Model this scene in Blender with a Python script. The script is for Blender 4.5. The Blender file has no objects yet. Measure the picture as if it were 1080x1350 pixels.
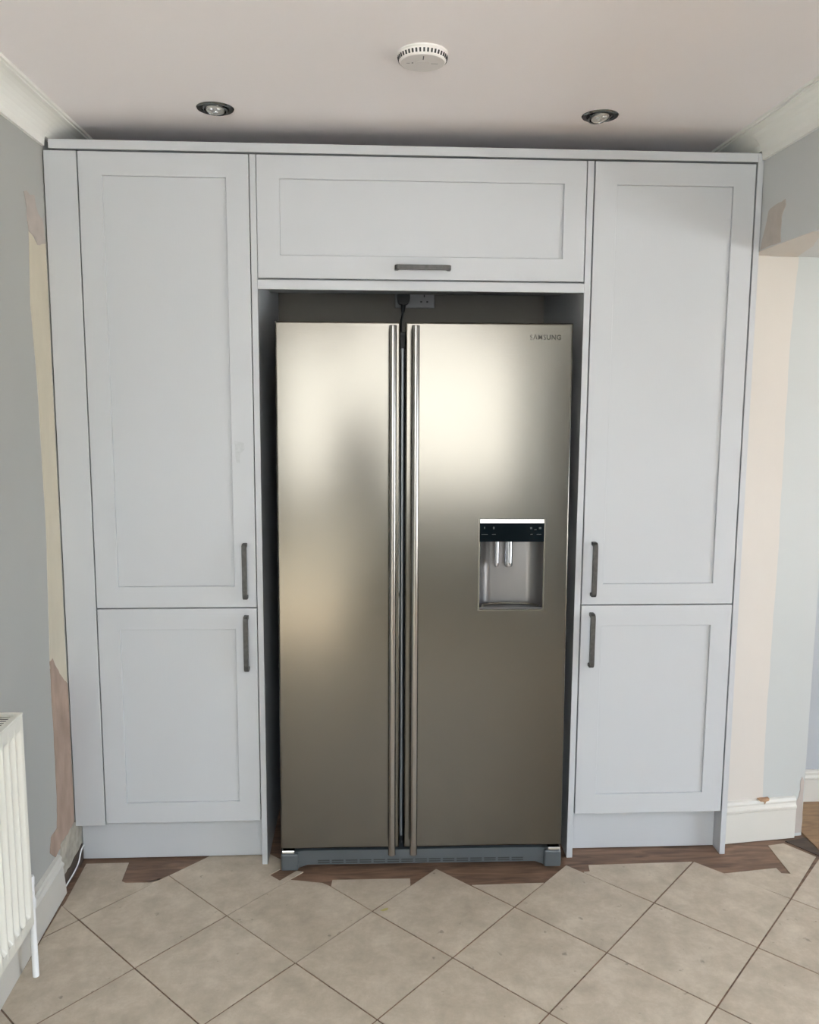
import bpy, bmesh, math, random
from mathutils import Vector, Matrix
random.seed(7)
sc = bpy.context.scene
COL = sc.collection
PI = math.pi

# ------------------------------------------------------------------ camera
def make_camera():
    f_px, cy = 1077.16, 659.09
    yaw, pit, rol = math.radians(2.8761), math.radians(-7.2022), math.radians(0.3001)
    fw = Vector((math.sin(yaw)*math.cos(pit), math.cos(yaw)*math.cos(pit), math.sin(pit)))
    rt = Vector((math.cos(yaw), -math.sin(yaw), 0))
    up = rt.cross(fw)
    r2 = math.cos(rol)*rt + math.sin(rol)*up
    u2 = -math.sin(rol)*rt + math.cos(rol)*up
    m = Matrix((r2, u2, -fw)).transposed().to_4x4()
    m.translation = Vector((0.8467, -2.5463, 1.5374))
    cd = bpy.data.cameras.new('camera')
    cd.sensor_fit = 'HORIZONTAL'; cd.sensor_width = 36.0
    cd.lens = 36.0*f_px/1080.0
    cd.shift_y = -(675.0-cy)/1080.0
    cd.clip_start = 0.02; cd.clip_end = 200
    co = bpy.data.objects.new('camera', cd); COL.objects.link(co)
    co.matrix_world = m
    sc.camera = co
make_camera()

# ------------------------------------------------------------------ sky, daylight, exposure
wd = bpy.data.worlds.new('overcast_sky'); sc.world = wd; wd.use_nodes = True
nt = wd.node_tree
bg = nt.nodes['Background']
bg.inputs['Color'].default_value = (0.80, 0.92, 1.06, 1); bg.inputs['Strength'].default_value = 1.0
sd = bpy.data.lights.new('sun', 'SUN'); sd.energy = 4.5; sd.color = (1.0, 0.97, 0.92); sd.angle = math.radians(2)
so_ = bpy.data.objects.new('sun', sd); COL.objects.link(so_)
so_.rotation_euler = Vector((-0.35, -0.30, -0.88)).to_track_quat('-Z', 'Y').to_euler()   # from behind the house, over the roof
vs = sc.view_settings
vs.view_transform = 'Standard'; vs.look = 'None'; vs.gamma = 1.0; vs.use_curve_mapping = False
vs.exposure = 3.87
sc.cycles.max_bounces = 14; sc.cycles.diffuse_bounces = 8; sc.cycles.glossy_bounces = 6
sc.cycles.caustics_reflective = False; sc.cycles.caustics_refractive = False
sc.cycles.sample_clamp_indirect = 8.0
sc.cycles.use_denoising = True

def portal(name, loc, rot, sx, sy):
    l = bpy.data.lights.new(name, 'AREA'); l.shape = 'RECTANGLE'; l.size = sx; l.size_y = sy
    l.cycles.is_portal = True
    o = bpy.data.objects.new(name, l); COL.objects.link(o); o.location = loc; o.rotation_euler = rot
KW = (-0.06, 2.02, 0.98, 2.30)        # kitchen window: x0 x1 z0 z1, in the wall behind the camera
SW = (0.70, 1.50, -3.75, -2.75)      # unseen roof opening, added to brighten floor and ceiling: x0 x1 y0 y1
DW = (-3.0, -1.0, 0.35, 1.68)        # garden window of the next room: y0 y1 z0 z1
YF, XD = -4.3, 4.8
portal('kitchen_window_daylight', ((KW[0]+KW[1])/2, YF-0.15, (KW[2]+KW[3])/2), (PI/2, 0, PI), KW[1]-KW[0], KW[3]-KW[2])
portal('garden_window_daylight', (XD+0.15, (DW[0]+DW[1])/2, (DW[2]+DW[3])/2), (PI/2, 0, PI/2), DW[1]-DW[0], DW[3]-DW[2])
portal('added_roof_portal', ((SW[0]+SW[1])/2, (SW[2]+SW[3])/2, 2.47), (0, 0, 0), SW[1]-SW[0], SW[3]-SW[2])

# ------------------------------------------------------------------ materials
MATS = {}
def mat(name, col, rough=0.5, metal=0.0, spec=0.5, noise=None, bump=None, coat=0.0, world=True):
    """noise=(scale, amount, stretch), bump=(scale, strength, stretch)"""
    m = bpy.data.materials.new(name); m.use_nodes = True
    n = m.node_tree.nodes; L = m.node_tree.links
    b = n['Principled BSDF']
    b.inputs['Base Color'].default_value = (*col, 1); b.inputs['Roughness'].default_value = rough
    b.inputs['Metallic'].default_value = metal; b.inputs['Specular IOR Level'].default_value = spec
    b.inputs['Coat Weight'].default_value = coat
    if noise or bump:
        g = n.new('ShaderNodeNewGeometry')
    if noise:
        mp = n.new('ShaderNodeMapping'); mp.inputs['Scale'].default_value = noise[2]
        L.new(g.outputs['Position'], mp.inputs['Vector'])
        t = n.new('ShaderNodeTexNoise'); t.inputs['Scale'].default_value = noise[0]; t.inputs['Detail'].default_value = 6
        L.new(mp.outputs['Vector'], t.inputs['Vector'])
        mr = n.new('ShaderNodeMapRange'); mr.inputs['From Min'].default_value = 0.25; mr.inputs['From Max'].default_value = 0.75
        mr.inputs['To Min'].default_value = 1-noise[1]; mr.inputs['To Max'].default_value = 1+noise[1]
        L.new(t.outputs['Fac'], mr.inputs['Value'])
        mx = n.new('ShaderNodeVectorMath'); mx.operation = 'SCALE'; mx.inputs[0].default_value = col
        L.new(mr.outputs['Result'], mx.inputs['Scale']); L.new(mx.outputs['Vector'], b.inputs['Base Color'])
    if bump:
        mp2 = n.new('ShaderNodeMapping'); mp2.inputs['Scale'].default_value = bump[2]
        L.new(g.outputs['Position'], mp2.inputs['Vector'])
        t2 = n.new('ShaderNodeTexNoise'); t2.inputs['Scale'].default_value = bump[0]; t2.inputs['Detail'].default_value = 4
        L.new(mp2.outputs['Vector'], t2.inputs['Vector'])
        bp = n.new('ShaderNodeBump'); bp.inputs['Strength'].default_value = bump[1]; bp.inputs['Distance'].default_value = 0.002
        L.new(t2.outputs['Fac'], bp.inputs['Height']); L.new(bp.outputs['Normal'], b.inputs['Normal'])
    MATS[name] = m
    return m

ONE = (1, 1, 1)
mat('cabinet_paint', (0.485, 0.503, 0.52), 0.42, noise=(3.0, 0.015, (1, 1, .3)), bump=(60, 0.06, (6, 6, .5)))
mat('cabinet_panel_grain', (0.42, 0.44, 0.45), 0.5, noise=(30, 0.03, (6, 6, .15)), bump=(40, 0.1, (8, 8, .3)))
mat('ceiling_paint', (0.87, 0.83, 0.835), 0.7, noise=(1.6, 0.012, ONE), bump=(9, 0.05, ONE))
mat('coving_paint', (0.80, 0.80, 0.76), 0.6)
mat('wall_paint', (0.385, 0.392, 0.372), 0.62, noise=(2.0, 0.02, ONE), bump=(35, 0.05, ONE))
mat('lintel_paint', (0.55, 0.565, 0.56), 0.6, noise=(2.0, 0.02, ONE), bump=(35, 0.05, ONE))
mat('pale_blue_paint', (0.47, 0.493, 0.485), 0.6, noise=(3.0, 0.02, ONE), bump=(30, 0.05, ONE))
mat('dining_paint', (0.42, 0.45, 0.48), 0.6)
mat('cream_plaster', (0.55, 0.505, 0.40), 0.8, noise=(14, 0.07, (1, 1, .4)), bump=(40, 0.2, ONE))
mat('jamb_plaster', (0.565, 0.53, 0.485), 0.75, noise=(4, 0.04, (1, 1, .4)), bump=(30, 0.1, ONE))
mat('pink_plaster', (0.37, 0.272, 0.215), 0.85, noise=(22, 0.22, (1, 1, .4)), bump=(40, 0.3, ONE))
mat('pale_pink_plaster', (0.43, 0.382, 0.345), 0.85, noise=(20, 0.08, ONE), bump=(40, 0.2, ONE))
mat('rough_render', (0.40, 0.37, 0.31), 0.9, noise=(25, 0.3, ONE), bump=(30, 0.6, ONE))
mat('brown_chip', (0.36, 0.22, 0.13), 0.9, noise=(60, 0.3, ONE))
mat('skirting_gloss', (0.61, 0.595, 0.545), 0.3, noise=(5, 0.03, ONE))
mat('radiator_enamel', (0.70, 0.685, 0.61), 0.3)
mat('white_plastic', (0.84, 0.82, 0.79), 0.4)
mat('alarm_face', (0.66, 0.63, 0.61), 0.45)
mat('pipe_white', (0.85, 0.86, 0.86), 0.25)
mat('slot_dark', (0.03, 0.032, 0.032), 0.6)  # stands in for shade inside slots, holes and hollows; also dark legs
mat('black_rubber', (0.012, 0.014, 0.015), 0.5)
mat('pewter', (0.085, 0.083, 0.078), 0.5, metal=0.6, noise=(90, 0.25, ONE), bump=(120, 0.35, ONE))
mat('gunmetal_chrome', (0.22, 0.23, 0.23), 0.16, metal=1.0)
mat('lamp_face', (0.55, 0.54, 0.51), 0.3, metal=0.4)
mat('lamp_lens', (0.85, 0.85, 0.82), 0.12, metal=0.9)
mat('chrome', (0.85, 0.85, 0.84), 0.08, metal=1.0)
mat('fridge_side', (0.03, 0.033, 0.035), 0.45)
mat('fridge_base_plastic', (0.072, 0.083, 0.09), 0.42, noise=(10, 0.06, ONE))
mat('centre_trim', (0.20, 0.215, 0.225), 0.35, metal=0.3)
mat('glass_black', (0.003, 0.006, 0.008), 0.10, spec=0.08)
mat('icon_grey', (0.04, 0.05, 0.053), 0.5)
mat('recess_silver', (0.215, 0.208, 0.205), 0.36, metal=0.75)
mat('tray_grey', (0.10, 0.097, 0.094), 0.4, metal=0.3)
mat('nozzle_clear', (0.42, 0.43, 0.45), 0.12, metal=0.85)
mat('rim_steel', (0.20, 0.185, 0.155), 0.3, metal=1.0)
mat('logo_ink', (0.035, 0.033, 0.028), 0.4, metal=0.5)
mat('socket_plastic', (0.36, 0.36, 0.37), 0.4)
mat('upvc', (0.85, 0.86, 0.86), 0.3)
mat('garden_paving', (0.50, 0.49, 0.47), 0.9)
mat('added_wall_render', (0.46, 0.45, 0.435), 0.9)
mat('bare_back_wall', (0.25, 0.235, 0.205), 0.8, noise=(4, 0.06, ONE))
mat('lintel_patch', (0.47, 0.425, 0.385), 0.85, noise=(20, 0.1, ONE), bump=(40, 0.3, ONE))
mat('smear_grey', (0.445, 0.462, 0.475), 0.55, noise=(120, 0.08, ONE))
mat('yellow_stain', (0.42, 0.37, 0.13), 0.6)

def steel_mat():
    m = mat('brushed_steel', (0.148, 0.138, 0.118), 0.19, metal=1.0, bump=(14, 0.02, (1, 1, 40)))
    n = m.node_tree.nodes; L = m.node_tree.links; b = n['Principled BSDF']
    b.inputs['Anisotropic'].default_value = 0.55
    tg = n.new('ShaderNodeTangent'); tg.direction_type = 'UV_MAP'; tg.uv_map = 'brush'
    L.new(tg.outputs['Tangent'], b.inputs['Tangent'])
steel_mat()
mat('handle_steel', (0.30, 0.285, 0.265), 0.24, metal=1.0)

def tile_mat():
    m = bpy.data.materials.new('stone_tile'); m.use_nodes = True; MATS['stone_tile'] = m
    n = m.node_tree.nodes; L = m.node_tree.links; b = n['Principled BSDF']
    g = n.new('ShaderNodeNewGeometry'); oi = n.new('ShaderNodeObjectInfo')
    add = n.new('ShaderNodeVectorMath'); add.operation = 'ADD'
    mul = n.new('ShaderNodeVectorMath'); mul.operation = 'SCALE'; mul.inputs[0].default_value = (7.3, 3.1, 5.7)
    L.new(oi.outputs['Random'], mul.inputs['Scale']); L.new(g.outputs['Position'], add.inputs[0]); L.new(mul.outputs['Vector'], add.inputs[1])
    t = n.new('ShaderNodeTexNoise'); t.inputs['Scale'].default_value = 11; t.inputs['Detail'].default_value = 10; t.inputs['Roughness'].default_value = 0.70
    t.inputs['Distortion'].default_value = 0.15
    L.new(add.outputs['Vector'], t.inputs['Vector'])
    cr = n.new('ShaderNodeValToRGB')
    e = cr.color_ramp.elements
    e[0].position = 0.30; e[0].color = (0.375, 0.315, 0.243, 1)
    e[1].position = 0.70; e[1].color = (0.585, 0.507, 0.405, 1)
    k = e.new(0.5); k.color = (0.468, 0.396, 0.308, 1)
    L.new(t.outputs['Fac'], cr.inputs['Fac'])
    t3 = n.new('ShaderNodeTexNoise'); t3.inputs['Scale'].default_value = 34; t3.inputs['Detail'].default_value = 3
    L.new(add.outputs['Vector'], t3.inputs['Vector'])
    cr3 = n.new('ShaderNodeValToRGB'); e3 = cr3.color_ramp.elements
    e3[0].position = 0.245; e3[0].color = (0.62, 0.62, 0.62, 1); e3[1].position = 0.30; e3[1].color = (1, 1, 1, 1)
    L.new(t3.outputs['Fac'], cr3.inputs['Fac'])
    mm = n.new('ShaderNodeMix'); mm.data_type = 'RGBA'; mm.blend_type = 'MULTIPLY'; mm.inputs['Factor'].default_value = 1.0
    L.new(cr.outputs['Color'], mm.inputs['A']); L.new(cr3.outputs['Color'], mm.inputs['B'])
    L.new(mm.outputs['Result'], b.inputs['Base Color'])
    mr = n.new('ShaderNodeMapRange'); mr.inputs['To Min'].default_value = 0.33; mr.inputs['To Max'].default_value = 0.5
    L.new(t.outputs['Fac'], mr.inputs['Value']); L.new(mr.outputs['Result'], b.inputs['Roughness'])
    b.inputs['Specular IOR Level'].default_value = 0.4
    bp = n.new('ShaderNodeBump'); bp.inputs['Strength'].default_value = 0.08; bp.inputs['Distance'].default_value = 0.003
    L.new(t3.outputs['Fac'], bp.inputs['Height']); L.new(bp.outputs['Normal'], b.inputs['Normal'])
tile_mat()

def wood_mat(name, c0, c1, stretch, scale, rough=0.5):
    m = bpy.data.materials.new(name); m.use_nodes = True; MATS[name] = m
    n = m.node_tree.nodes; L = m.node_tree.links; b = n['Principled BSDF']
    g = n.new('ShaderNodeNewGeometry'); mp = n.new('ShaderNodeMapping'); mp.inputs['Scale'].default_value = stretch
    L.new(g.outputs['Position'], mp.inputs['Vector'])
    t = n.new('ShaderNodeTexNoise'); t.inputs['Scale'].default_value = scale; t.inputs['Detail'].default_value = 8; t.inputs['Distortion'].default_value = 1.2
    L.new(mp.outputs['Vector'], t.inputs['Vector'])
    cr = n.new('ShaderNodeValToRGB'); e = cr.color_ramp.elements
    e[0].position = 0.3; e[0].color = (*c0, 1); e[1].position = 0.7; e[1].color = (*c1, 1)
    L.new(t.outputs['Fac'], cr.inputs['Fac']); L.new(cr.outputs['Color'], b.inputs['Base Color'])
    b.inputs['Roughness'].default_value = rough
wood_mat('old_brown_floor', (0.095, 0.056, 0.036), (0.25, 0.150, 0.098), (1.2, 8, 1), 5, 0.55)
wood_mat('oak_floor', (0.20, 0.115, 0.055), (0.36, 0.22, 0.11), (1.5, 9, 1), 5, 0.4)
wood_mat('dark_board', (0.045, 0.032, 0.024), (0.10, 0.07, 0.05), (1, 9, 3), 6, 0.6)

# ------------------------------------------------------------------ mesh helpers
def box(bm, x0, x1, y0, y1, z0, z1, bev=0.0, seg=2):
    r = bmesh.ops.create_cube(bm, size=1.0)
    vs_ = r['verts']
    for v in vs_:
        v.co = Vector(((x0+x1)/2 + v.co.x*(x1-x0), (y0+y1)/2 + v.co.y*(y1-y0), (z0+z1)/2 + v.co.z*(z1-z0)))
    if bev:
        es = list({e for v in vs_ for e in v.link_edges})
        bmesh.ops.bevel(bm, geom=es, offset=bev, segments=seg, affect='EDGES', profile=0.5, clamp_overlap=True)

def prism(bm, pts, axis, a, b):
    """polygon pts in the plane across axis ('x': (y,z), 'y': (x,z), 'z': (x,y)), extruded from a to b; a, b may be functions of the point"""
    def mk(p, t):
        if axis == 'x': return (t, p[0], p[1])
        if axis == 'y': return (p[0], t, p[1])
        return (p[0], p[1], t)
    fa = a if callable(a) else (lambda p: a)
    fb = b if callable(b) else (lambda p: b)
    A = [bm.verts.new(mk(p, fa(p))) for p in pts]; B = [bm.verts.new(mk(p, fb(p))) for p in pts]
    bm.faces.new(A); bm.faces.new(list(reversed(B)))
    n = len(pts)
    for i in range(n):
        bm.faces.new((A[i], B[i], B[(i+1) % n], A[(i+1) % n]))

def cyl(bm, p0, p1, r0, r1=None, seg=20, caps=True):
    p0 = Vector(p0); p1 = Vector(p1); r1 = r0 if r1 is None else r1
    d = p1-p0; q = d.to_track_quat('Z', 'Y').to_matrix()
    A, B = [], []
    for i in range(seg):
        a = 2*PI*i/seg; w = q @ Vector((math.cos(a), math.sin(a), 0))
        A.append(bm.verts.new(p0+w*r0)); B.append(bm.verts.new(p1+w*r1))
    for i in range(seg):
        bm.faces.new((A[i], A[(i+1) % seg], B[(i+1) % seg], B[i]))
    if caps:
        bm.faces.new(list(reversed(A))); bm.faces.new(B)

def tube(bm, pts, r, seg=10):
    pts = [Vector(p) for p in pts]; rings = []
    for i, p in enumerate(pts):
        d = (pts[min(i+1, len(pts)-1)]-pts[max(i-1, 0)]).normalized()
        q = d.to_track_quat('Z', 'Y').to_matrix()
        rings.append([bm.verts.new(p + q @ Vector((math.cos(2*PI*k/seg)*r, math.sin(2*PI*k/seg)*r, 0))) for k in range(seg)])
    for a, b in zip(rings, rings[1:]):
        for k in range(seg):
            bm.faces.new((a[k], a[(k+1) % seg], b[(k+1) % seg], b[k]))
    bm.faces.new(list(reversed(rings[0]))); bm.faces.new(rings[-1])

def smooth_pts(pts, n=6):
    pts = [Vector(p) for p in pts]; out = []
    P = [pts[0]] + pts + [pts[-1]]
    for i in range(1, len(P)-2):
        for k in range(n):
            t = k/n; a, b, c, d = P[i-1], P[i], P[i+1], P[i+2]
            out.append(0.5*((2*b) + (c-a)*t + (2*a-5*b+4*c-d)*t*t + (3*b-a-3*c+d)*t**3))
    out.append(pts[-1]); return out

def lathe(bm, prof, seg=40, m=None):
    """prof: (r, z) list around the z axis"""
    rings = []
    for r, z in prof:
        if r < 1e-6: rings.append([bm.verts.new((0, 0, z))])
        else: rings.append([bm.verts.new((r*math.cos(2*PI*k/seg), r*math.sin(2*PI*k/seg), z)) for k in range(seg)])
    allv = [v for R_ in rings for v in R_]
    for a, b in zip(rings, rings[1:]):
        for k in range(seg):
            k2 = (k+1) % seg
            if len(a) == 1: bm.faces.new((a[0], b[k2], b[k]))
            elif len(b) == 1: bm.faces.new((a[k], a[k2], b[0]))
            else: bm.faces.new((a[k], a[k2], b[k2], b[k]))
    if m is not None:
        for v in allv: v.co = m @ v.co

def obj(name, bm, material, parent=None, off=None, smooth=False, brush=False):
    bmesh.ops.recalc_face_normals(bm, faces=bm.faces[:])
    if off is not None:
        for v in bm.verts: v.co -= Vector(off)
    me = bpy.data.meshes.new(name)
    if brush:
        uv = bm.loops.layers.uv.new('brush')
        for f in bm.faces:
            for l in f.loops: l[uv].uv = (l.vert.co.z, l.vert.co.x + 0.37*l.vert.co.y)
    bm.to_mesh(me); bm.free()
    if smooth:
        me.set_sharp_from_angle(angle=math.radians(38))
        for p in me.polygons: p.use_smooth = not (smooth == 'bevel' and (p.area > 0.02 or p.normal.y < -0.999))
    me.materials.append(MATS[material])
    o = bpy.data.objects.new(name, me); COL.objects.link(o)
    if parent is not None: o.parent = parent
    return o

def boxo(name, dims, material, parent=None, off=None, bev=0.0):
    bm = bmesh.new(); box(bm, *dims, bev=bev)
    return obj(name, bm, material, parent, off)

def tag(o, label, cat=None, group=None, kind=None):
    o['label'] = label
    if cat: o['category'] = cat
    if group: o['group'] = group
    if kind: o['kind'] = kind
    return o

def thing(name, loc, label, cat, group=None):
    o = bpy.data.objects.new(name, None); COL.objects.link(o); o.location = loc
    o.empty_display_size = 0.1
    return tag(o, label, cat, group)

# ------------------------------------------------------------------ key measures (metres)
XL, XR, XR2 = -0.107, 2.055, 2.378        # left wall, kitchen side and far side of the wall with the wide opening
ZC = 2.343                                 # ceiling
YB = 0.585                                 # wall behind the units
ZL = 1.99                                  # soffit of the opening
def jamb_y(x): return 0.072 + (x-2.056)*0.115

# ------------------------------------------------------------------ setting
tag(boxo('floor', (XL-0.15, 2.385, YF-0.2, 0.75, -0.08, 0.0), 'old_brown_floor'), 'old brown wood-look floor laid under the beige tiles', 'floor', kind='structure')
floor = bpy.data.objects['floor']
tag(boxo('floor_dining', (2.386, XD+0.2, YF-0.2, 0.6, -0.08, 0.006), 'oak_floor'), 'oak wood floor of the next room through the opening', 'floor', kind='structure')
bm = bmesh.new()
for a, b, c, d in ((XL-.15, XD+.2, SW[3], .75), (XL-.15, XD+.2, YF-.2, SW[2]), (XL-.15, SW[0], SW[2], SW[3]), (SW[1], XD+.2, SW[2], SW[3])):
    box(bm, a, b, c, d, ZC, ZC+.1)
tag(obj('ceiling', bm, 'ceiling_paint'), 'smooth off-white painted ceiling', 'ceiling', kind='structure')
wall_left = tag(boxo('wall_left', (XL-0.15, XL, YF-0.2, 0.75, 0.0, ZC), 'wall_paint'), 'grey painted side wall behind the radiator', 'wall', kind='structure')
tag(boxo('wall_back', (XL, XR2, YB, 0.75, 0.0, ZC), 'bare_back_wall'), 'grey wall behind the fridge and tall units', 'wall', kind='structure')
bm = bmesh.new()
box(bm, XR, XR2, -3.3, YB, ZL, ZC)
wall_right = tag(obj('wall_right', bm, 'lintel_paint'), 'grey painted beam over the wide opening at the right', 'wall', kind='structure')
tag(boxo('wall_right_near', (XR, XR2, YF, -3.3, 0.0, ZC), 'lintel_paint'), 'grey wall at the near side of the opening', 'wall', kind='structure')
bm = bmesh.new()
prism(bm, [(2.056, jamb_y(2.056)), (XR2, jamb_y(XR2)), (XR2, YB), (2.056, YB)], 'z', 0.0, ZL)
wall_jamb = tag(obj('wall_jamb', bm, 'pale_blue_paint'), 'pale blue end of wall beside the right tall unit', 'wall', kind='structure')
# the next room
tag(boxo('wall_far', (XR2, XD+0.2, 0.35, 0.6, 0.0, ZC), 'dining_paint'), 'grey wall of the next room seen past the opening', 'wall', kind='structure')
bm = bmesh.new()
box(bm, XD, XD+0.2, YF, DW[0], 0, ZC); box(bm, XD, XD+0.2, DW[1], 0.35, 0, ZC)
box(bm, XD, XD+0.2, DW[0], DW[1], DW[3], ZC); box(bm, XD, XD+0.2, DW[0], DW[1], 0, DW[2])
tag(obj('wall_garden', bm, 'dining_paint'), 'wall of the next room with garden window', 'wall', kind='structure')
bm = bmesh.new()
box(bm, XL, KW[0], YF-0.2, YF, 0, ZC); box(bm, KW[1], XD+0.2, YF-0.2, YF, 0, ZC)
box(bm, KW[0], KW[1], YF-0.2, YF, KW[3], ZC); box(bm, KW[0], KW[1], YF-0.2, YF, 0, KW[2])
tag(obj('wall_front', bm, 'wall_paint'), 'grey wall with the kitchen window opposite the fridge', 'wall', kind='structure')
# window frames
bm = bmesh.new()
x0, x1, z0, z1 = KW
for a, b, c, d in ((x0, x1, z0, z0+.06), (x0, x1, z1-.06, z1), (x0, x0+.06, z0+.06, z1-.06), (x1-.06, x1, z0+.06, z1-.06), (.44, .47, z0+.06, z1-.06), (.90, .93, z0+.06, z1-.06)):
    box(bm, a, b, YF-0.11, YF-0.04, c, d)
boxo('added_dark_panel', (.47, .90, YF-.11, YF-.05, KW[2]+.06, 1.60), 'pewter', None).parent = None  # added dark panel, darkens the middle of the fridge door reflection
w1p = bpy.data.objects['added_dark_panel']
w1 = tag(obj('window_1', bm, 'upvc'), 'white framed kitchen window opposite the fridge', 'window', kind='structure')
w1p.parent = w1
bm = bmesh.new()
y0, y1, z0, z1 = DW
for a, b, c, d in ((y0, y1, z0, z0+.08), (y0, y1, z1-.07, z1), (y0, y0+.08, z0+.08, z1-.07), (y1-.08, y1, z0+.08, z1-.07), ((y0+y1)/2-.06, (y0+y1)/2+.06, z0+.08, z1-.07)):
    box(bm, XD+0.04, XD+0.11, a, b, c, d)
tag(obj('window_2', bm, 'upvc'), 'white framed garden window of the next room', 'window', kind='structure')
tag(boxo('ground', (-30, 40, -40, 20, -0.35, -0.2), 'garden_paving'), 'pale paving outside the windows', 'paving', kind='structure')
tag(boxo('wall_outside_added', (-12, 14, -12.2, -12, -0.2, 5.0), 'added_wall_render'), 'added unseen wall that dims the view from the kitchen window', 'wall', kind='structure')  # added wall, hides most of the sky behind the kitchen window

# coving
def coving(name, xw, s, label, ycut, zcut):
    prof = [(0, 2.258), (0.010, 2.258), (0.010, 2.264)]
    for k in range(9):
        a = k/8*PI/2
        prof.append((0.010 + 0.064*(1-math.cos(a)), 2.264 + 0.067*math.sin(a)))
    prof += [(0.074, 2.335), (0.082, 2.335), (0.082, ZC), (0, ZC)]
    bm = bmesh.new()
    prism(bm, [(xw+s*p[0], p[1]) for p in prof], 'y', YF, ycut)
    up = [(0, zcut)] + [p for p in prof if p[1] > zcut+0.002]
    up = [(0, zcut), (prof[5][0], zcut)] + [p for p in prof[6:]]
    prism(bm, [(xw+s*p[0], max(p[1], zcut)) for p in up], 'y', ycut+0.0005, YB)
    tag(obj(name, bm, 'coving_paint', smooth=False), label, 'coving', kind='structure')
coving('trim_1', XL, 1, 'white concave coving along the left wall', -0.004, 2.284)
coving('trim_2', XR, -1, 'white concave coving along the beam at the right', -0.004, 2.284)

# ---- plaster patches (thin irregular skins on the walls)
def patch_x(name, pts, x, t, material, parent, label=None):
    bm = bmesh.new(); prism(bm, pts, 'x', x, x+t)
    o = obj(name, bm, material, parent)
    if label: o['label'] = label
    return o
def jag(pts, amp, n=4, seed=1):
    r = random.Random(seed); out = []
    for i, p in enumerate(pts):
        q = pts[(i+1) % len(pts)]; d = math.hypot(q[0]-p[0], q[1]-p[1])
        out.append(p)
        m = min(n, int(d/0.02))
        for k in range(1, m+1):
            t = k/(m+1)
            out.append((p[0]+(q[0]-p[0])*t+r.uniform(-amp, amp), p[1]+(q[1]-p[1])*t+r.uniform(-amp, amp)))
    return out
cream = [(-.1257, 1.9924), (-.0953, 1.9837), (-.0705, 1.9672), (-.0060, 1.9801), (-.0060, .6289), (-.0452, .6612), (-.0738, .6834), (-.1059, .7185), (-.135, .7237), (-.1106, 1.1379), (-.1203, 1.5816), (-.141, 1.7928)]
patch_x('bare_plaster', jag(cream, .0012, 6, 2), XL, 0.001, 'cream_plaster', wall_left, 'strip of unpainted cream plaster')
pinktop = [(-.1454, 2.0963), (-.1268, 2.1028), (-.1072, 2.0952), (-.0746, 2.1029), (-.0671, 2.0774), (-.0534, 2.0573), (-.0218, 2.0448), (-.006, 1.9801), (-.0708, 1.965), (-.0898, 1.9847), (-.1254, 1.9946), (-.1322, 2.022), (-.1359, 2.0722)]
patch_x('plaster_patch', jag(pinktop, .002, 3, 3), XL, 0.0016, 'pale_pink_plaster', wall_left, 'pale pink plaster patch')
pinkbot = [(-.135, .7471), (-.1139, .7496), (-.0885, .7125), (-.0672, .686), (-.006, .6311), (-.006, .1562), (-.0791, .1511), (-.1043, .1555), (-.1682, .1431), (-.2057, .1775), (-.1941, .2216), (-.1456, .2236), (-.1331, .32), (-.1323, .5615)]
patch_x('plaster_patch', jag(pinkbot, .002, 5, 4), XL, 0.0022, 'pink_plaster', wall_left, 'reddish pink plaster patch')
rough = [(.05, .17), (.05, .065), (-.0228, .058), (-.0657, .048), (-.13, .055), (-.13, .16), (-.0666, .16), (-.0150, .17)]
patch_x('plaster_patch', jag(rough, .004, 4, 5), XL, 0.003, 'rough_render', wall_left, 'rough broken grey plaster')
low = [(.05, 0.001), (.05, .062), (-.0228, .055), (-.0657, .047), (-.13, .052), (-.13, .001)]
patch_x('timber_batten', low, XL, 0.004, 'dark_board', wall_left, 'dark old timber at floor level')
rp = [(-.0057, 1.9925), (-.0455, 2.0998), (-.0681, 2.1058), (-.1221, 2.1089), (-.1436, 2.1125), (-.1502, 2.094), (-.1273, 2.0671), (-.1268, 2.0349), (-.132, 1.9925)]
patch_x('plaster_patch', jag(rp, .003, 3, 6), XR, -0.0012, 'lintel_patch', wall_right, 'chipped pink plaster patch')
# soffit and jamb plaster bands
bm = bmesh.new()
prism(bm, jag([(2.056, jamb_y(2.056)-.0005), (2.056, -.30), (2.085, -.30), (2.17, -.10), (2.222, jamb_y(2.222)-.0005)], .001, 3, 8), 'z', ZL-0.0012, ZL)
o = obj('soffit_plaster', bm, 'jamb_plaster', wall_right); o['label'] = 'bare cream plaster under the beam'
jc = [(2.057, 1.9885), (2.2282, 1.9885), (2.2228, 1.8904), (2.2163, 1.7221), (2.2173, 1.3524), (2.2213, 1.0471), (2.2165, .7066), (2.2153, .3827), (2.2194, .140), (2.057, .140)]
bm = bmesh.new()
prism(bm, jag(jc, .0015, 6, 9), 'y', lambda p: jamb_y(p[0])-0.0012, lambda p: jamb_y(p[0]))
o = obj('bare_plaster', bm, 'jamb_plaster', wall_jamb); o['label'] = 'strip of bare cream pink plaster'
bm = bmesh.new()
prism(bm, jag([(2.352, 0.012), (XR2-.002, 0.012), (XR2-.002, .20), (2.366, .22), (2.36, .16), (2.35, .13)], .003, 3, 11), 'y', lambda p: jamb_y(p[0])-0.0016, lambda p: jamb_y(p[0]))
o = obj('plaster_patch', bm, 'pale_pink_plaster', wall_jamb); o['label'] = 'broken plaster corner'

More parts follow.
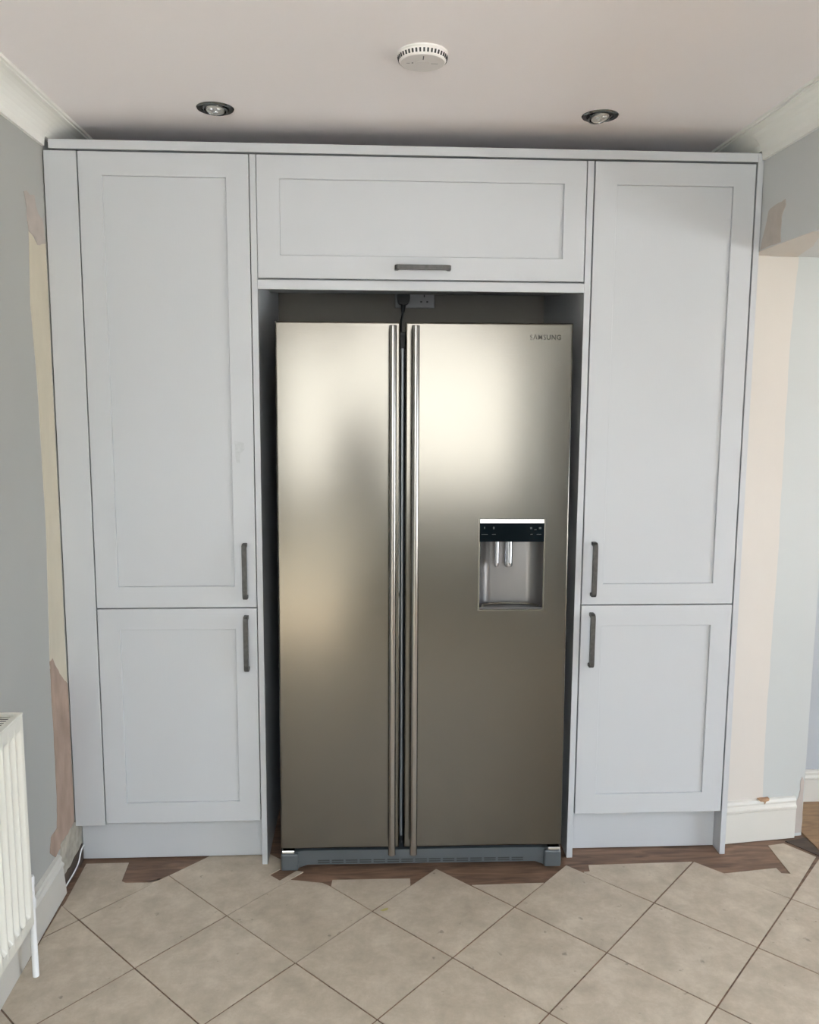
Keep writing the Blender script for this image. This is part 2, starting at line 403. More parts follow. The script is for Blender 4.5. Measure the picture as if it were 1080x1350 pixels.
# ---- skirting boards
SK = [(0, 0), (0.015, 0), (0.015, 0.108), (0.0185, 0.112), (0.0185, 0.119), (0.013, 0.124), (0.011, 0.130), (0.013, 0.138), (0.009, 0.147), (0, 0.150)]
bm = bmesh.new()
A, B = [], []
for (d, z) in SK:
    zz = 0.0026 + z*0.93
    A.append(bm.verts.new((XL+d*1.05 if d else XL, -0.131-(0.02 if z > .1 else 0), zz)))
    B.append(bm.verts.new((XL+(d+0.052 if d else 0), -2.2, zz)))
bm.faces.new(A); bm.faces.new(list(reversed(B)))
for i in range(len(SK)):
    j = (i+1) % len(SK); bm.faces.new((A[i], B[i], B[j], A[j]))
tag(obj('baseboard_left', bm, 'skirting_gloss'), 'white moulded skirting board along the left wall', 'skirting', kind='structure')
bm = bmesh.new(); A, B = [], []
for (d, z) in SK:
    zz = 0.0026 + z
    A.append(bm.verts.new((2.0565, jamb_y(2.0565)-d-0.0005, zz))); B.append(bm.verts.new((2.343, jamb_y(2.343)-d-0.0005, zz)))
bm.faces.new(A); bm.faces.new(list(reversed(B)))
for i in range(len(SK)):
    j = (i+1) % len(SK); bm.faces.new((A[i], B[i], B[j], A[j]))
bbr = tag(obj('baseboard_right', bm, 'skirting_gloss'), 'short white skirting board with chipped top beside the right unit', 'skirting', kind='structure')
bm = bmesh.new()
prism(bm, jag([(2.196, .156), (2.238, .157), (2.236, .149), (2.226, .147), (2.222, .137), (2.218, .147), (2.204, .149)], .0015, 2, 12), 'y', lambda p: jamb_y(p[0])-0.0165, lambda p: jamb_y(p[0])-0.002)
o = obj('chip', bm, 'brown_chip', bbr); o['label'] = 'brown chip in the top edge'
bm = bmesh.new(); prism(bm, [(0.35-d*1.0, .006+z*0.82) for d, z in SK], 'x', XR2+.002, XD)
tag(obj('baseboard_far', bm, 'skirting_gloss'), 'white skirting board in the next room', 'skirting', kind='structure')
# threshold sliver at the opening
bm = bmesh.new(); prism(bm, [(2.30, .07), (2.372, -.03), (2.39, -.03), (2.39, .09)], 'z', 0.0005, 0.003)
obj('threshold_strip', bm, 'dark_board', floor)

# ------------------------------------------------------------------ floor tiles
TO = Vector((0.8555, -0.2618)); TA = 0.8009; TU = 0.3024; TV = 0.3083
U = Vector((math.cos(TA), math.sin(TA)))*TU; V = Vector((math.sin(TA), -math.cos(TA)))*TV
def corner(i, j): w = TO + i*U + j*V; return (w.x, w.y)
def inset(poly, d):
    n = len(poly); area = sum(poly[i][0]*poly[(i+1) % n][1]-poly[(i+1) % n][0]*poly[i][1] for i in range(n))
    if area < 0: poly = poly[::-1]
    out = []
    for i in range(n):
        p0, p1, p2 = Vector(poly[i-1]), Vector(poly[i]), Vector(poly[(i+1) % n])
        e1 = (p1-p0).normalized(); e2 = (p2-p1).normalized()
        n1 = Vector((-e1.y, e1.x)); n2 = Vector((-e2.y, e2.x))
        b = n1+n2; k = b.dot(b)
        s = 2*d/k if k > 0.5 else d
        q = p1 + b*min(s, 3*d); out.append((q.x, q.y))
    return out
def clip(poly, f):
    out = []
    for i in range(len(poly)):
        a, b = poly[i], poly[(i+1) % len(poly)]; fa, fb = f(a), f(b)
        if fa >= 0: out.append(a)
        if (fa >= 0) != (fb >= 0):
            t = fa/(fa-fb); out.append((a[0]+(b[0]-a[0])*t, a[1]+(b[1]-a[1])*t))
    return out
TH = 0.0022
def tile(poly, gap=0.0024):
    poly = inset(poly, gap)
    cx = sum(p[0] for p in poly)/len(poly); cy = sum(p[1] for p in poly)/len(poly)
    bm = bmesh.new(); prism(bm, [(p[0]-cx, p[1]-cy) for p in poly], 'z', 0.0002, TH)
    o = obj('tile', bm, 'stone_tile', floor); o.location = (cx, cy, 0)
    return o
cut = {}
cut[(-2, -3)] = [(-.0812, -.1837), (-.0889, .0309), (.0539, .0318), (.0614, -.0735), (.0746, -.0823), (.1485, -.0833), (.1809, -.0702), corner(-1, -2), corner(-2, -2), (-.083, -.2)]
cut[(-1, -2)] = [corner(-1, -2), (.2975, .0443), (.3607, .1162), (.4776, .1114), (.5090, .0654), (.5511, .0294), (.5572, -.0284), (.5264, -.0593), (.5616, -.0921), (.6100, -.0392), corner(0, -1), corner(-1, -1)]
cut[(-1, -1)] = [corner(-1, -1), (.5954, -.0895), (.6977, -.1101), (.7201, -.1265), corner(0, 0), corner(-1, 0)]
cut[(0, -1)] = [(.7270, -.0935), (.9804, -.0957), (.9796, -.1380), corner(0, 0), (.7238, -.1295)]
cut[(1, 0)] = [(1.1668, -.1397), (1.4079, -.1374), corner(1, 1)]
cut[(2, 1)] = [(1.5701, -.0446), corner(3, 2), corner(2, 2), (1.5440, -.0905), (1.5450, -.0820), (1.5646, -.0807)]
cut[(3, 2)] = [(1.9887, -.1120), (2.1896, -.0867), (2.1919, -.1172), (2.2157, -.1203), (2.2249, .0474), (2.2880, .0586), (2.358, -.0300), corner(3, 3)]
full = None
for i in range(-16, 16):
    for j in range(-16, 20):
        cs = [corner(i, j), corner(i+1, j), corner(i+1, j+1), corner(i, j+1)]
        if (i, j) in cut:
            tile(cut[(i, j)], 0.0007 if (i, j) in ((-1, -2), (-1, -1)) else 0.0024); continue
        top = cs[1]
        if top[1] > -0.03: continue
        p = clip(cs, lambda q: q[0]-(XL+.022)) if True else cs
        if len(p) > 2: p = clip(p, lambda q: 2.372-q[0])
        if len(p) > 2: p = clip(p, lambda q: q[1]-(YF+.02))
        if len(p) < 3: continue
        ar = abs(sum(p[k][0]*p[(k+1) % len(p)][1]-p[(k+1) % len(p)][0]*p[k][1] for k in range(len(p))))/2
        if ar < 0.0008: continue
        if ar > 0.999*TU*TV:
            c = ((cs[0][0]+cs[2][0])/2, (cs[0][1]+cs[2][1])/2)
            if full is None: full = tile(cs)
            else:
                o = full.copy(); COL.objects.link(o); o.parent = floor; o.location = (c[0], c[1], 0)
        else:
            tile(p)
bm = bmesh.new(); prism(bm, [(.8789, -.2591), (.8928, -.2505), (.9043, -.2472), (.9018, -.2582), (.888, -.2631)], 'z', TH, TH+.0003)
o = obj('stain', bm, 'yellow_stain', floor); o['label'] = 'small yellow stain on a tile'

# ------------------------------------------------------------------ cabinet parts
UT, UB, LT, LB = 2.2468, 0.8734, 0.8696, 0.1564
def bar_handle(parent, off, cx, cz, length, vertical=True):
    """squared bow handle standing on two feet"""
    h = length/2; w = 0.0072
    prof = [(-h, 0.0), (-h, -.022), (-h+.006, -.029), (-h+.014, -.030), (h-.014, -.030), (h-.006, -.029), (h, -.022), (h, 0.0),
            (h-.011, 0.0), (h-.011, -.016), (h-.015, -.020), (-h+.015, -.020), (-h+.011, -.016), (-h+.011, 0.0)]
    bm = bmesh.new()
    if vertical: prism(bm, [(p[1], cz+p[0]) for p in prof], 'x', cx-w, cx+w)
    else:
        prism(bm, [(cx+p[0], p[1]) for p in prof], 'z', cz-w, cz+w)
    bmesh.ops.bevel(bm, geom=bm.edges[:], offset=0.0012, segments=1, affect='EDGES')
    return obj('handle', bm, 'pewter', parent, off)

def shaker_door(parent, off, x0, x1, z0, z1, label=None, handle=None, rail=0.068):
    bm = bmesh.new()
    xs = [x0, x0+rail, x1-rail, x1]; zs = [z0, z0+rail, z1-rail, z1]
    c = .0012                                                # eased edges
    loops = []
    for (ins, y, e) in ((0, .020, 0), (0, c, 0), (c, 0, 0), (rail-c, 0, 1), (rail, c, 1), (rail, .020, 1)):
        loops.append([bm.verts.new((x0+ins, y, z0+ins)), bm.verts.new((x1-ins, y, z0+ins)), bm.verts.new((x1-ins, y, z1-ins)), bm.verts.new((x0+ins, y, z1-ins))])
    for A_, B_ in zip(loops, loops[1:]+loops[:1]):
        for i in range(4): bm.faces.new((A_[i], A_[(i+1) % 4], B_[(i+1) % 4], B_[i]))
    d = obj('door', bm, 'cabinet_paint', parent, off)
    if label: d['label'] = label
    bm = bmesh.new(); box(bm, xs[1]+.0003, xs[2]-.0003, .0065, .016, zs[1]+.0003, zs[2]-.0003)
    obj('panel', bm, 'cabinet_paint', d, off)
    if handle: 
        h = bar_handle(d, off, *handle); h['label'] = 'dark pewter bow handle'
    return d

def carcass(parent, off, x0, x1, y1, z0, z1):
    bm = bmesh.new()
    t = .018; ya = .0225
    box(bm, x0, x0+t, ya, y1, z0, z1); box(bm, x1-t, x1, ya, y1, z0, z1)
    box(bm, x0+t, x1-t, ya, y1, z0, z0+t); box(bm, x0+t, x1-t, ya, y1, z1-t, z1)
    box(bm, x0+t, x1-t, y1-.008, y1, z0+t, z1-t)
    return obj('carcass', bm, 'cabinet_panel_grain', parent, off)

def tall_unit(x0, x1, hx, label, side):
    off = (0.5*(x0+x1), 0.3, 0.0)
    t = thing('tall_cabinet', off, label, 'cabinet', 'tall shaker cabinets beside the fridge')
    carcass(t, off, x0-.0005, x1+.0005, .575, .150, 2.245)
    shaker_door(t, off, x0, x1, UB, UT, 'tall upper shaker door', (hx, 0.9915, 0.177))
    shaker_door(t, off, x0, x1, LB, LT, 'short lower shaker door', (hx, 0.7585, 0.179))
    for fx in (x0+.05, x1-.05):
        for fy in (.14, .52):
            bm = bmesh.new(); cyl(bm, (fx, fy, .0005), (fx, fy, .150), .018, seg=12)
            obj('leg', bm, 'slot_dark', t, off)
    return t
tl = tall_unit(-0.0057, 0.4913, 0.459, 'left tall pale grey cabinet with two shaker doors next to radiator wall', 'l')
tr = tall_unit(1.5334, 2.0304, 1.566, 'right tall pale grey cabinet with two shaker doors next to opening', 'r')
# smear on the left upper door
bm = bmesh.new()
prism(bm, jag([(.4327, 1.3999), (.4627, 1.393), (.4646, 1.3743), (.450, 1.36), (.448, 1.3455), (.4498, 1.3296), (.4382, 1.332), (.4341, 1.3601)], .0015, 3, 21), 'y', -.0004, 0.0001)
dl = [c for c in tl.children if c.name.startswith('door')][0]
o = obj('smear', bm, 'smear_grey', dl, tl.location); o['label'] = 'dull grey smear mark'

off = (1.0105, .17, 1.886)
bu = thing('bridging_cabinet', off, 'wide wall cabinet with one flap door bridging above the steel fridge', 'cabinet')
carcass(bu, off, .5135, 1.5075, .32, 1.886, 2.245)
shaker_door(bu, off, 0.5138, 1.5071, 1.8905, UT, 'wide shaker flap door', (1.0105, 1.9239, 0.170, False))

def panel(name, dims, label, cat, group=None, m='cabinet_paint', bev=.0008):
    x0, x1, y0, y1, z0, z1 = dims
    o = boxo(name, dims, m, None, ((x0+x1)/2, (y0+y1)/2, z0), bev)
    o.location = ((x0+x1)/2, (y0+y1)/2, z0)
    return tag(o, label, cat, group)
G = 'pale grey end panels of the fridge housing'
panel('end_panel', (.4942, .5122, 0, .58, .0026, 2.2468), 'tall narrow grey end panel just left of the fridge', 'panel', G)
panel('end_panel', (1.5098, 1.5292, 0, .58, .0015, 2.2468), 'tall narrow grey end panel just right of the fridge', 'panel', G)
panel('end_panel', (2.0350, 2.0531, 0, .58, .0015, 2.2790), 'outermost grey end panel at the opening', 'panel', G)
panel('filler_panel', (-.1035, -.0092, 0, .018, .150, 2.2468), 'grey filler strip between left wall and left tall cabinet', 'panel')
panel('plinth', (-.1020, .4935, .052, .068, .006, .1485), 'grey plinth board under the left tall cabinet', 'plinth', 'grey plinth boards')
panel('plinth', (1.5297, 2.0345, .054, .070, .003, .1485), 'grey plinth board under the right tall cabinet', 'plinth', 'grey plinth boards')
panel('cornice', (-.0885, 2.0345, 0, .10, 2.2528, 2.2790), 'long grey cornice strip along the top of the units', 'cornice')
panel('pelmet', (.5126, 1.5094, .0, .018, 1.8575, 1.8852), 'thin grey pelmet strip below the bridging cabinet', 'pelmet')

# ------------------------------------------------------------------ fridge
fr = thing('refrigerator', (1.018, -0.0628, 0.0872), 'brushed steel side by side refrigerator with water dispenser', 'refrigerator')
fr.rotation_euler = (-0.0274, 0, -0.0121)
H = 1.6767; DT = 0.075
def fridge_door(x0, x1, hole=None):
    bm = bmesh.new()
    if hole is None:
        box(bm, x0, x1, 0, DT, 0, H)
        es = [e for e in bm.edges if all(abs(v.co.y) < 1e-6 for v in e.verts)]
        bmesh.ops.bevel(bm, geom=es, offset=.006, segments=4, affect='EDGES', profile=.5)
    else:
        a, b, c, d = hole
        r = .006
        xs = [x0+r, a, b, x1-r]; zs = [r, c, d, H-r]
        g = [[bm.verts.new((x, 0, z)) for z in zs] for x in xs]
        for i in range(3):
            for k in range(3):
                if (i, k) == (1, 1): continue
                bm.faces.new((g[i][k], g[i+1][k], g[i+1][k+1], g[i][k+1]))
        ring = [g[0][0], g[1][0], g[2][0], g[3][0], g[3][1], g[3][2], g[3][3], g[2][3], g[1][3], g[0][3], g[0][2], g[0][1]]
        cx, cz = (x0+x1)/2, H/2
        prev = ring
        for s in range(1, 5):
            t = s/4*PI/2; o_ = r*math.sin(t); y = r*(1-math.cos(t))
            nr = []
            for v in ring:
                x, z = v.co.x, v.co.z
                if abs(x-(x0+r)) < 1e-6: x -= o_
                if abs(x-(x1-r)) < 1e-6: x += o_
                if abs(z-r) < 1e-6: z -= o_
                if abs(z-(H-r)) < 1e-6: z += o_
                nr.append(bm.verts.new((x, y, z)))
            for i in range(12):
                bm.faces.new((prev[i], prev[(i+1) % 12], nr[(i+1) % 12], nr[i]))
            prev = nr
        bk = [bm.verts.new((v.co.x, DT, v.co.z)) for v in prev]
        for i in range(12): bm.faces.new((prev[i], prev[(i+1) % 12], bk[(i+1) % 12], bk[i]))
        bm.faces.new(bk)
        hi = [g[1][1], g[2][1], g[2][2], g[1][2]]
        hb = [bm.verts.new((v.co.x, .008, v.co.z)) for v in hi]
        for i in range(4): bm.faces.new((hi[i], hi[(i+1) % 4], hb[(i+1) % 4], hb[i]))
    return obj('door', bm, 'brushed_steel', fr, smooth='bevel', brush=True)
DH = (0.1725, 0.3805, 0.781, 1.0730)
dA = fridge_door(-.456, -.0745); dA['label'] = 'narrow brushed steel freezer door'
dB = fridge_door(-.0600, .456, DH); dB['label'] = 'wide brushed steel fridge door with dispenser'
def long_handle(x, door):
    bm = bmesh.new(); R_ = .0118
    lathe(bm, [(0, .004), (R_-.0015, .004), (R_, .0055), (R_, 1.6590), (R_-.0015, 1.6605), (0, 1.6605)], 28, Matrix.Translation((x, -.050, 0)))
    for z in (.045, .83, 1.625):
        cyl(bm, (x, -.044, z), (x, .0005, z), .0075, seg=14)
    o = obj('handle', bm, 'handle_steel', door, smooth=True); o['label'] = 'long round steel bar handle'
long_handle(-.0990, dA); long_handle(-.0305, dB)
boxo('cabinet_body', (-.446, .446, .080, .52, -.045, 1.655), 'fridge_side', fr, bev=.004)
boxo('door_gasket', (-.440, .440, .0755, .0798, .012, 1.645), 'black_rubber', fr)
boxo('centre_trim', (-.0718, -.0630, .035, .0748, .0215, 1.600), 'centre_trim', fr, bev=.002)
boxo('centre_trim', (-.0705, -.0643, .037, .0748, -.004, .0210), 'black_rubber', fr)['label'] = 'black lower end of the centre trim'
# base grille
bm = bmesh.new()
pr = [(-.456, -.0735), (-.408, -.0735), (-.372, -.060), (.372, -.060), (.408, -.0735), (.456, -.0735), (.456, -.0150), (.40, -.0150), (.385, -.0125), (-.385, -.0125), (-.40, -.0150), (-.456, -.0150)]
prism(bm, pr, 'y', .012, .07)
box(bm, -.456, -.400, -.002, .02, -.0735, -.0165, bev=.006); box(bm, .400, .456, -.002, .02, -.0735, -.0165, bev=.006)
gr = obj('base_grille', bm, 'fridge_base_plastic', fr); gr['label'] = 'grey plastic base grille'
bm = bmesh.new()
for k in range(15):
    xx = -.338 + k*.0452
    for z in (-.0465, -.0535): box(bm, xx, xx+.038, .0112, .0125, z-.0019, z+.0019)
obj('vent_slots', bm, 'slot_dark', gr)['kind'] = 'stuff'
for s in (-1, 1):
    boxo('hinge_plate', (s*.432-.020, s*.432+.020, -.001, .05, -.0155, -.0055), 'chrome', fr, bev=.002)
    bm = bmesh.new(); cyl(bm, (s*.425, .06, -.0815), (s*.425, .06, -.045), .02, seg=16); obj('foot', bm, 'slot_dark', fr)
# lettering
def text_mesh(name, body, size, x, z, material, parent, width):
    c = bpy.data.curves.new(name, 'FONT'); c.body = body; c.size = size; c.extrude = .0004; c.offset = .00022
    c.space_character = 1.12; c.resolution_u = 3
    to = bpy.data.objects.new(name, c); COL.objects.link(to)
    bpy.context.view_layer.update()
    me = bpy.data.meshes.new_from_object(to.evaluated_get(bpy.context.evaluated_depsgraph_get()))
    bpy.data.objects.remove(to); 
    xs = [v.co.x for v in me.vertices]; ys = [v.co.y for v in me.vertices]
    k = width/(max(xs)-min(xs)); kz = .0155/(max(ys)-min(ys))
    for v in me.vertices:
        v.co = Vector((x+(v.co.x-min(xs))*k, -.0003-v.co.z, z+(v.co.y-min(ys))*kz))
    me.materials.clear(); me.materials.append(MATS[material])
    o = bpy.data.objects.new(name, me); COL.objects.link(o); o.parent = parent
    return o
o = text_mesh('logo_lettering', 'S\u039bMSUNG', .02, .3223, 1.6262, 'logo_ink', dB, .0950); o['label'] = 'dark raised brand lettering'
# dispenser
a, b, c, d = DH
zb = 1.0005
bm = bmesh.new()
def prof(depth, tp, n=6):
    out = []
    for k in range(n+1):
        t = k/n*PI/2
        out.append((tp*(1-math.cos(t)), depth*math.sin(t)))
    return out
pf = prof(.066, .046, 8)
row = [(a+.001+p[0], .001+p[1]) for p in pf] + [(b-.001-p[0], .001+p[1]) for p in reversed(pf)]
lo = c+.004
A = [bm.verts.new((p[0], p[1], lo)) for p in row]; B = [bm.verts.new((p[0], p[1], zb+.02)) for p in row]
for i in range(len(row)-1): bm.faces.new((A[i], A[i+1], B[i+1], B[i]))
bm.faces.new(A); bm.faces.new(list(reversed(B)))
disp = obj('dispenser', bm, 'recess_silver', fr, smooth=True); disp['label'] = 'recessed silver water and ice dispenser'
# frame around the recess
bm = bmesh.new(); w = .0035
box(bm, a-.001, a+w, -.0012, .006, c, d); box(bm, b-w, b+.001, -.0012, .006, c, d); box(bm, a+w, b-w, -.0012, .006, c-.001, c+w)
obj('frame', bm, 'rim_steel', disp)
bm = bmesh.new(); box(bm, a+.001, b-.001, -.0016, .012, zb, d+.001, bev=.002)
cp = obj('control_panel', bm, 'glass_black', disp); cp['label'] = 'glossy black touch panel'
bm = bmesh.new()
prism(bm, [(-.0018, 1.0598), (-.0050, 1.0600), (-.0022, 1.0722), (-.0012, 1.0722)], 'x', a+.0035, b-.0035)
o = obj('chrome_strip', bm, 'chrome', disp); o['label'] = 'chrome strip above the touch panel'  # no lamp: chrome tilted up to mirror the window
bm = bmesh.new()
for (ix, iz, w_, h_) in ((a+.016, 1.042, .003, .006), (a+.044, 1.041, .005, .007), (a+.008, 1.0235, .020, .0016), (a+.041, 1.0235, .012, .0016),
                         (b-.047, 1.041, .006, .006), (b-.034, 1.038, .007, .002), (b-.019, 1.041, .007, .006), (b-.046, 1.0235, .007, .0018), (b-.026, 1.0235, .014, .0016)):
    box(bm, ix, ix+w_, -.0019, -.0015, iz, iz+h_)
obj('icons', bm, 'icon_grey', disp)['kind'] = 'stuff'
for x_, r_ in ((a+.0625, .0072), (a+.100, .0135)):
    bm = bmesh.new()
    lathe(bm, [(r_*.55, .918), (r_*.8, .916), (r_, .921), (r_*.94, .930), (r_*.94, zb+.01), (0, zb+.01)], 20, Matrix.Translation((x_, .036, 0)))
    o = obj('nozzle', bm, 'nozzle_clear', disp, smooth=True); o['label'] = 'clear shiny nozzle'
bm = bmesh.new()
box(bm, a+.004, b-.004, .002, .052, c+.004, c+.010, bev=.001)
obj('drip_tray', bm, 'tray_grey', disp)
bm = bmesh.new()
tp = []
for k in range(13):
    t = PI*k/12; tp.append((a+.104-.088*math.cos(t)*1.0, .010+.040*math.sin(t)**.6 if math.sin(t) > 1e-6 else .010, c+.0125))
tube(bm, tp, .0025, 8)
obj('tray_ridge', bm, 'rim_steel', disp, smooth=True)

# ------------------------------------------------------------------ socket, plug and lead
off = (1.018, YB, 1.865)
so = thing('double_socket', off, 'double wall socket in the shadowed gap above the fridge', 'socket')
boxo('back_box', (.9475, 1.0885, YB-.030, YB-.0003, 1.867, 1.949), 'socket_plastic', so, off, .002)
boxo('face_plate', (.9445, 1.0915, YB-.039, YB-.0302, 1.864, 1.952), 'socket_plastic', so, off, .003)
bm = bmesh.new()
for px in (.981, 1.053):
    box(bm, px-.0145, px-.0080, YB-.0394, YB-.0388, 1.884, 1.889); box(bm, px+.0080, px+.0145, YB-.0394, YB-.0388, 1.884, 1.889)
    box(bm, px-.0022, px+.0022, YB-.0394, YB-.0388, 1.903, 1.912)
obj('pin_holes', bm, 'slot_dark', so, off)['kind'] = 'stuff'
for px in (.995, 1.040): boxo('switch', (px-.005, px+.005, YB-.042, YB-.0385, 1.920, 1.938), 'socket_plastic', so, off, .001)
off = (.975, YB-.0625, 1.80)
pl = thing('power_plug', off, 'black three pin plug with black lead above the fridge', 'plug')
bm = bmesh.new()
prism(bm, [(.951, 1.899), (.953, 1.912), (.962, 1.918), (.988, 1.918), (.997, 1.912), (.999, 1.899), (.996, 1.880), (.986, 1.872), (.964, 1.872), (.954, 1.880)], 'y', YB-.085, YB-.0400)
bmesh.ops.bevel(bm, geom=bm.edges[:], offset=.003, segments=2, affect='EDGES')
obj('plug_body', bm, 'black_rubber', pl, off)
bm = bmesh.new(); cyl(bm, (.975, YB-.0625, 1.878), (.973, YB-.0625, 1.845), .0095, .006, seg=12)
obj('strain_relief', bm, 'black_rubber', pl, off)
bm = bmesh.new(); tube(bm, smooth_pts([(.973, YB-.0625, 1.850), (.970, YB-.060, 1.828), (.966, YB-.050, 1.80), (.966, YB-.045, 1.70), (.968, YB-.045, 1.4), (.97, YB-.045, .6)]), .0042, 8)
obj('lead', bm, 'black_rubber', pl, off)

# ------------------------------------------------------------------ smoke alarm
off = (.975, -.500, ZC)
sa = thing('smoke_alarm', off, 'round white smoke alarm on the ceiling', 'smoke alarm')
sa.scale = (1, 1, 0.52)
bm = bmesh.new(); lathe(bm, [(0, 0), (.0605, 0), (.0605, -.006), (.058, -.008), (0, -.008)], 48); obj('mounting_base', bm, 'white_plastic', sa, smooth=True)
bm = bmesh.new(); lathe(bm, [(.0585, -.008), (.0600, -.010), (.0592, -.017), (.0560, -.034), (.0545, -.039), (.0525, -.0415), (.050, -.042), (0, -.042)], 48); obj('cover', bm, 'white_plastic', sa, smooth=True)
bm = bmesh.new(); lathe(bm, [(0, -.0428), (.0505, -.0428), (.0520, -.0415), (0, -.0410)], 48); obj('face_disc', bm, 'alarm_face', sa, smooth=True)
bm = bmesh.new()
for k in range(40):
    a_ = 2*PI*k/40; ca, sn = math.cos(a_), math.sin(a_); t = Vector((-sn, ca, 0))*.0021
    p0 = Vector((ca*.0594, sn*.0594, -.0185)); p1 = Vector((ca*.0570, sn*.0570, -.0335)); n_ = Vector((ca, sn, 0))
    q = [p0-t, p0+t, p1+t, p1-t]
    f = [bm.verts.new(v+n_*.0006) for v in q]; g_ = [bm.verts.new(v-n_*.002) for v in q]
    bm.faces.new(f)
    bm.faces.new(list(reversed(g_)))
    for i in range(4): bm.faces.new((f[i], g_[i], g_[(i+1) % 4], f[(i+1) % 4]))
obj('vent_slots', bm, 'slot_dark', sa)['kind'] = 'stuff'
bm = bmesh.new(); lathe(bm, [(0, -.0445), (.0155, -.0445), (.0165, -.0425), (0, -.0422)], 32); obj('test_button', bm, 'alarm_face', sa, smooth=True)
bm = bmesh.new()
box(bm, -.0012, .0012, -.042, -.022, -.0434, -.0426); box(bm, .020, .036, -.0008, .0008, -.0432, -.0426); box(bm, -.038, -.030, -.0008, .0008, -.0432, -.0426); box(bm, -.026, -.022, -.004, .000, -.0432, -.0426)
obj('indicator_slots', bm, 'icon_grey', sa)['kind'] = 'stuff'

# ------------------------------------------------------------------ downlights
def downlight(x, y, tilt, label):
    s = thing('downlight', (x, y, ZC), label, 'downlight', 'recessed chrome ceiling downlights')
    bm = bmesh.new(); lathe(bm, [(.0525, -.0003), (.0525, -.0015), (.050, -.0042), (.043, -.0052), (.0385, -.0035), (.0380, -.0003)], 44); obj('bezel', bm, 'gunmetal_chrome', s, smooth=True)
    bm = bmesh.new(); lathe(bm, [(0, -.0004), (.0384, -.0004), (.0384, -.0012), (0, -.0012)], 36); obj('recess', bm, 'slot_dark', s)  # flat dark disc in place of a shaded hollow
    M = Matrix.Translation((0, .000, -.0042)) @ Matrix.Rotation(tilt[0], 4, 'X') @ Matrix.Rotation(tilt[1], 4, 'Y')
    bm = bmesh.new(); lathe(bm, [(.0355, .003), (.0358, -.001), (.034, -.003), (.0305, -.003), (.029, .000), (.029, .003)], 40, M); obj('gimbal_ring', bm, 'gunmetal_chrome', s, smooth=True)
    M2 = M @ Matrix.Translation((0, 0, -.0022))
    bm = bmesh.new(); lathe(bm, [(0, .003), (.0255, .003), (.0258, -.0005), (.0245, -.0020), (.0225, -.0014), (.0215, -.0004), (0, -.0004)], 36, M2)
    lp = obj('lamp', bm, 'lamp_face', s, smooth=True)
    for k in range(3):
        a_ = 2*PI*k/3 + PI/2
        bm = bmesh.new(); lathe(bm, [(.0072, -.0002), (.0068, -.0016), (.004, -.0027), (0, -.003)], 16, M2 @ Matrix.Translation((math.cos(a_)*.0115, math.sin(a_)*.0115, 0)))
        obj('lens', bm, 'lamp_lens', lp, smooth=True)
downlight(.4148, -.095, (math.radians(-6), math.radians(3)), 'left chrome ceiling downlight above the left tall cabinet')
downlight(1.5130, -.104, (math.radians(-10), math.radians(-8)), 'right chrome ceiling downlight above the right tall cabinet')

# ------------------------------------------------------------------ radiator
RX, RY, RZ0, RZ1 = 0.008, -0.605, 0.222, 0.768      # front face, far end, bottom, top
off = (-.05, -1.1, 0)
ra = thing('radiator', off, 'cream white panel radiator on the left wall', 'radiator')
yN = -1.75
def fluted(xf, sgn):
    """vertical flutes pressed into a sheet"""
    bm = bmesh.new(); pts = []
    y = RY-.012
    pitch = .0333
    pts.append((RY, xf)); 
    while y > yN+.04:
        for f, dx in ((0, 0), (.10, -.002), (.22, -.010), (.36, -.014), (.56, -.014), (.70, -.010), (.82, -.002)):
            pts.append((y-f*pitch, xf+dx*sgn))
        y -= pitch
    pts.append((yN, xf))
    zs = [(RZ0, 0), (RZ0+.030, 0), (RZ0+.045, 1), (RZ1-.050, 1), (RZ1-.033, 0), (RZ1, 0)]
    rows = [[bm.verts.new((xf+(p[1]-xf)*k, p[0], z)) for p in pts] for z, k in zs]
    for r0, r1 in zip(rows, rows[1:]):
        for i in range(len(pts)-1): bm.faces.new((r0[i], r0[i+1], r1[i+1], r1[i]))
    bk = [[bm.verts.new((xf-.018*sgn, yy, z)) for yy in (RY, yN)] for z in (RZ0, RZ1)]
    bm.faces.new((bk[0][0], bk[0][1], bk[1][1], bk[1][0]))
    bm.faces.new((rows[-1][0], rows[-1][-1], bk[1][1], bk[1][0])); bm.faces.new((rows[0][0], rows[0][-1], bk[0][1], bk[0][0]))
    e0 = [r[0] for r in rows]; bm.faces.new(e0+[bk[1][0], bk[0][0]]); e1 = [r[-1] for r in rows]; bm.faces.new(e1+[bk[1][1], bk[0][1]])
    return bm
obj('front_panel', fluted(RX, 1), 'radiator_enamel', ra, off, smooth=True)
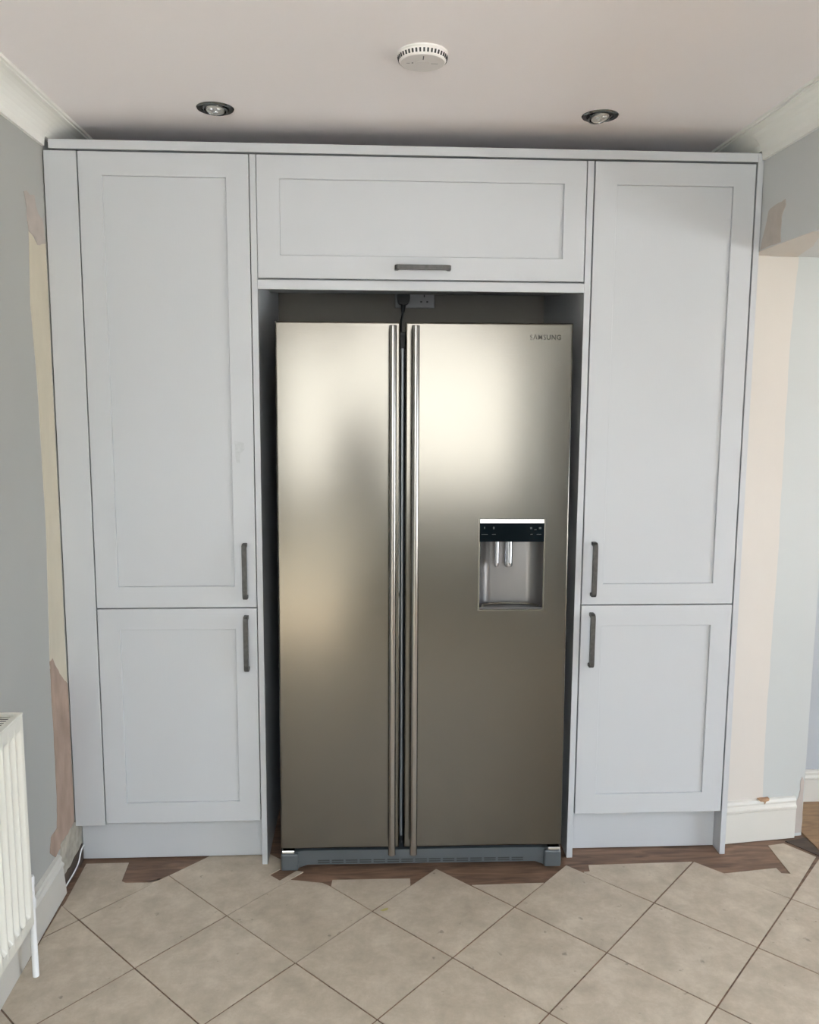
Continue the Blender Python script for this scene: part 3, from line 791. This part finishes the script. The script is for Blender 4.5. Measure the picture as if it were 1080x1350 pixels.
boxo('back_panel', (XL+.022, XL+.034, yN, RY-.004, RZ0, RZ1-.01), 'radiator_enamel', ra, off)
boxo('side_panel', (XL+.020, RX-.006, RY-.001, RY+.0015, RZ0+.02, RZ1+.004), 'radiator_enamel', ra, off, .0006)
bm = bmesh.new()
box(bm, RX-.016, RX+.0005, yN, RY+.002, RZ1+.0005, RZ1+.006, bev=.001); box(bm, XL+.020, XL+.032, yN, RY+.002, RZ1+.0005, RZ1+.006)
box(bm, XL+.032, RX-.016, RY-.012, RY+.002, RZ1+.0005, RZ1+.006)
tg = obj('top_grille', bm, 'radiator_enamel', ra, off)
bm = bmesh.new()
y = RY-.016
while y > yN+.01:
    box(bm, XL+.032, RX-.016, y-.0045, y, RZ1+.0038, RZ1+.005); y -= .0125
obj('grille_bars', bm, 'radiator_enamel', tg, off)['kind'] = 'stuff'
boxo('convector_shade_core', (XL+.0345, RX-.0185, yN+.01, RY-.012, RZ0+.02, RZ1-.001), 'slot_dark', ra, off)  # coloured dark to give the shade between the grille bars
px, py = -.0385, -.503
bm = bmesh.new(); cyl(bm, (px, py, .0045), (px, py, .205), .0083, seg=18); obj('pipe', bm, 'pipe_white', ra, off, smooth=True)
bm = bmesh.new(); lathe(bm, [(0, .200), (.0100, .200), (.0105, .206), (.0105, .224), (.0085, .230), (.0085, .262), (.0095, .266), (.0095, .284), (.008, .288), (0, .288)], 20, Matrix.Translation((px, py, 0)))
cyl(bm, (px, py, .245), (px, RY+.001, .245), .008, seg=16)
cyl(bm, (px, RY+.03, .245), (px, RY+.012, .245), .0105, seg=6)
obj('valve', bm, 'pipe_white', ra, off, smooth=True)

# ------------------------------------------------------------------ loose cable in the corner
bm = bmesh.new(); tube(bm, smooth_pts([(-.098, .046, .058), (-.098, .0193, .0525), (-.098, -.005, .0285), (-.098, -.0475, .0195), (-.099, -.101, .0165), (-.100, -.1300, .014)]), .0024, 8)
cab = obj('cable', bm, 'pipe_white', None, (-.098, -.04, 0), smooth=True); cab.location = (-.098, -.04, 0)
tag(cab, 'thin white cable lying in the corner behind the skirting board end', 'cable')
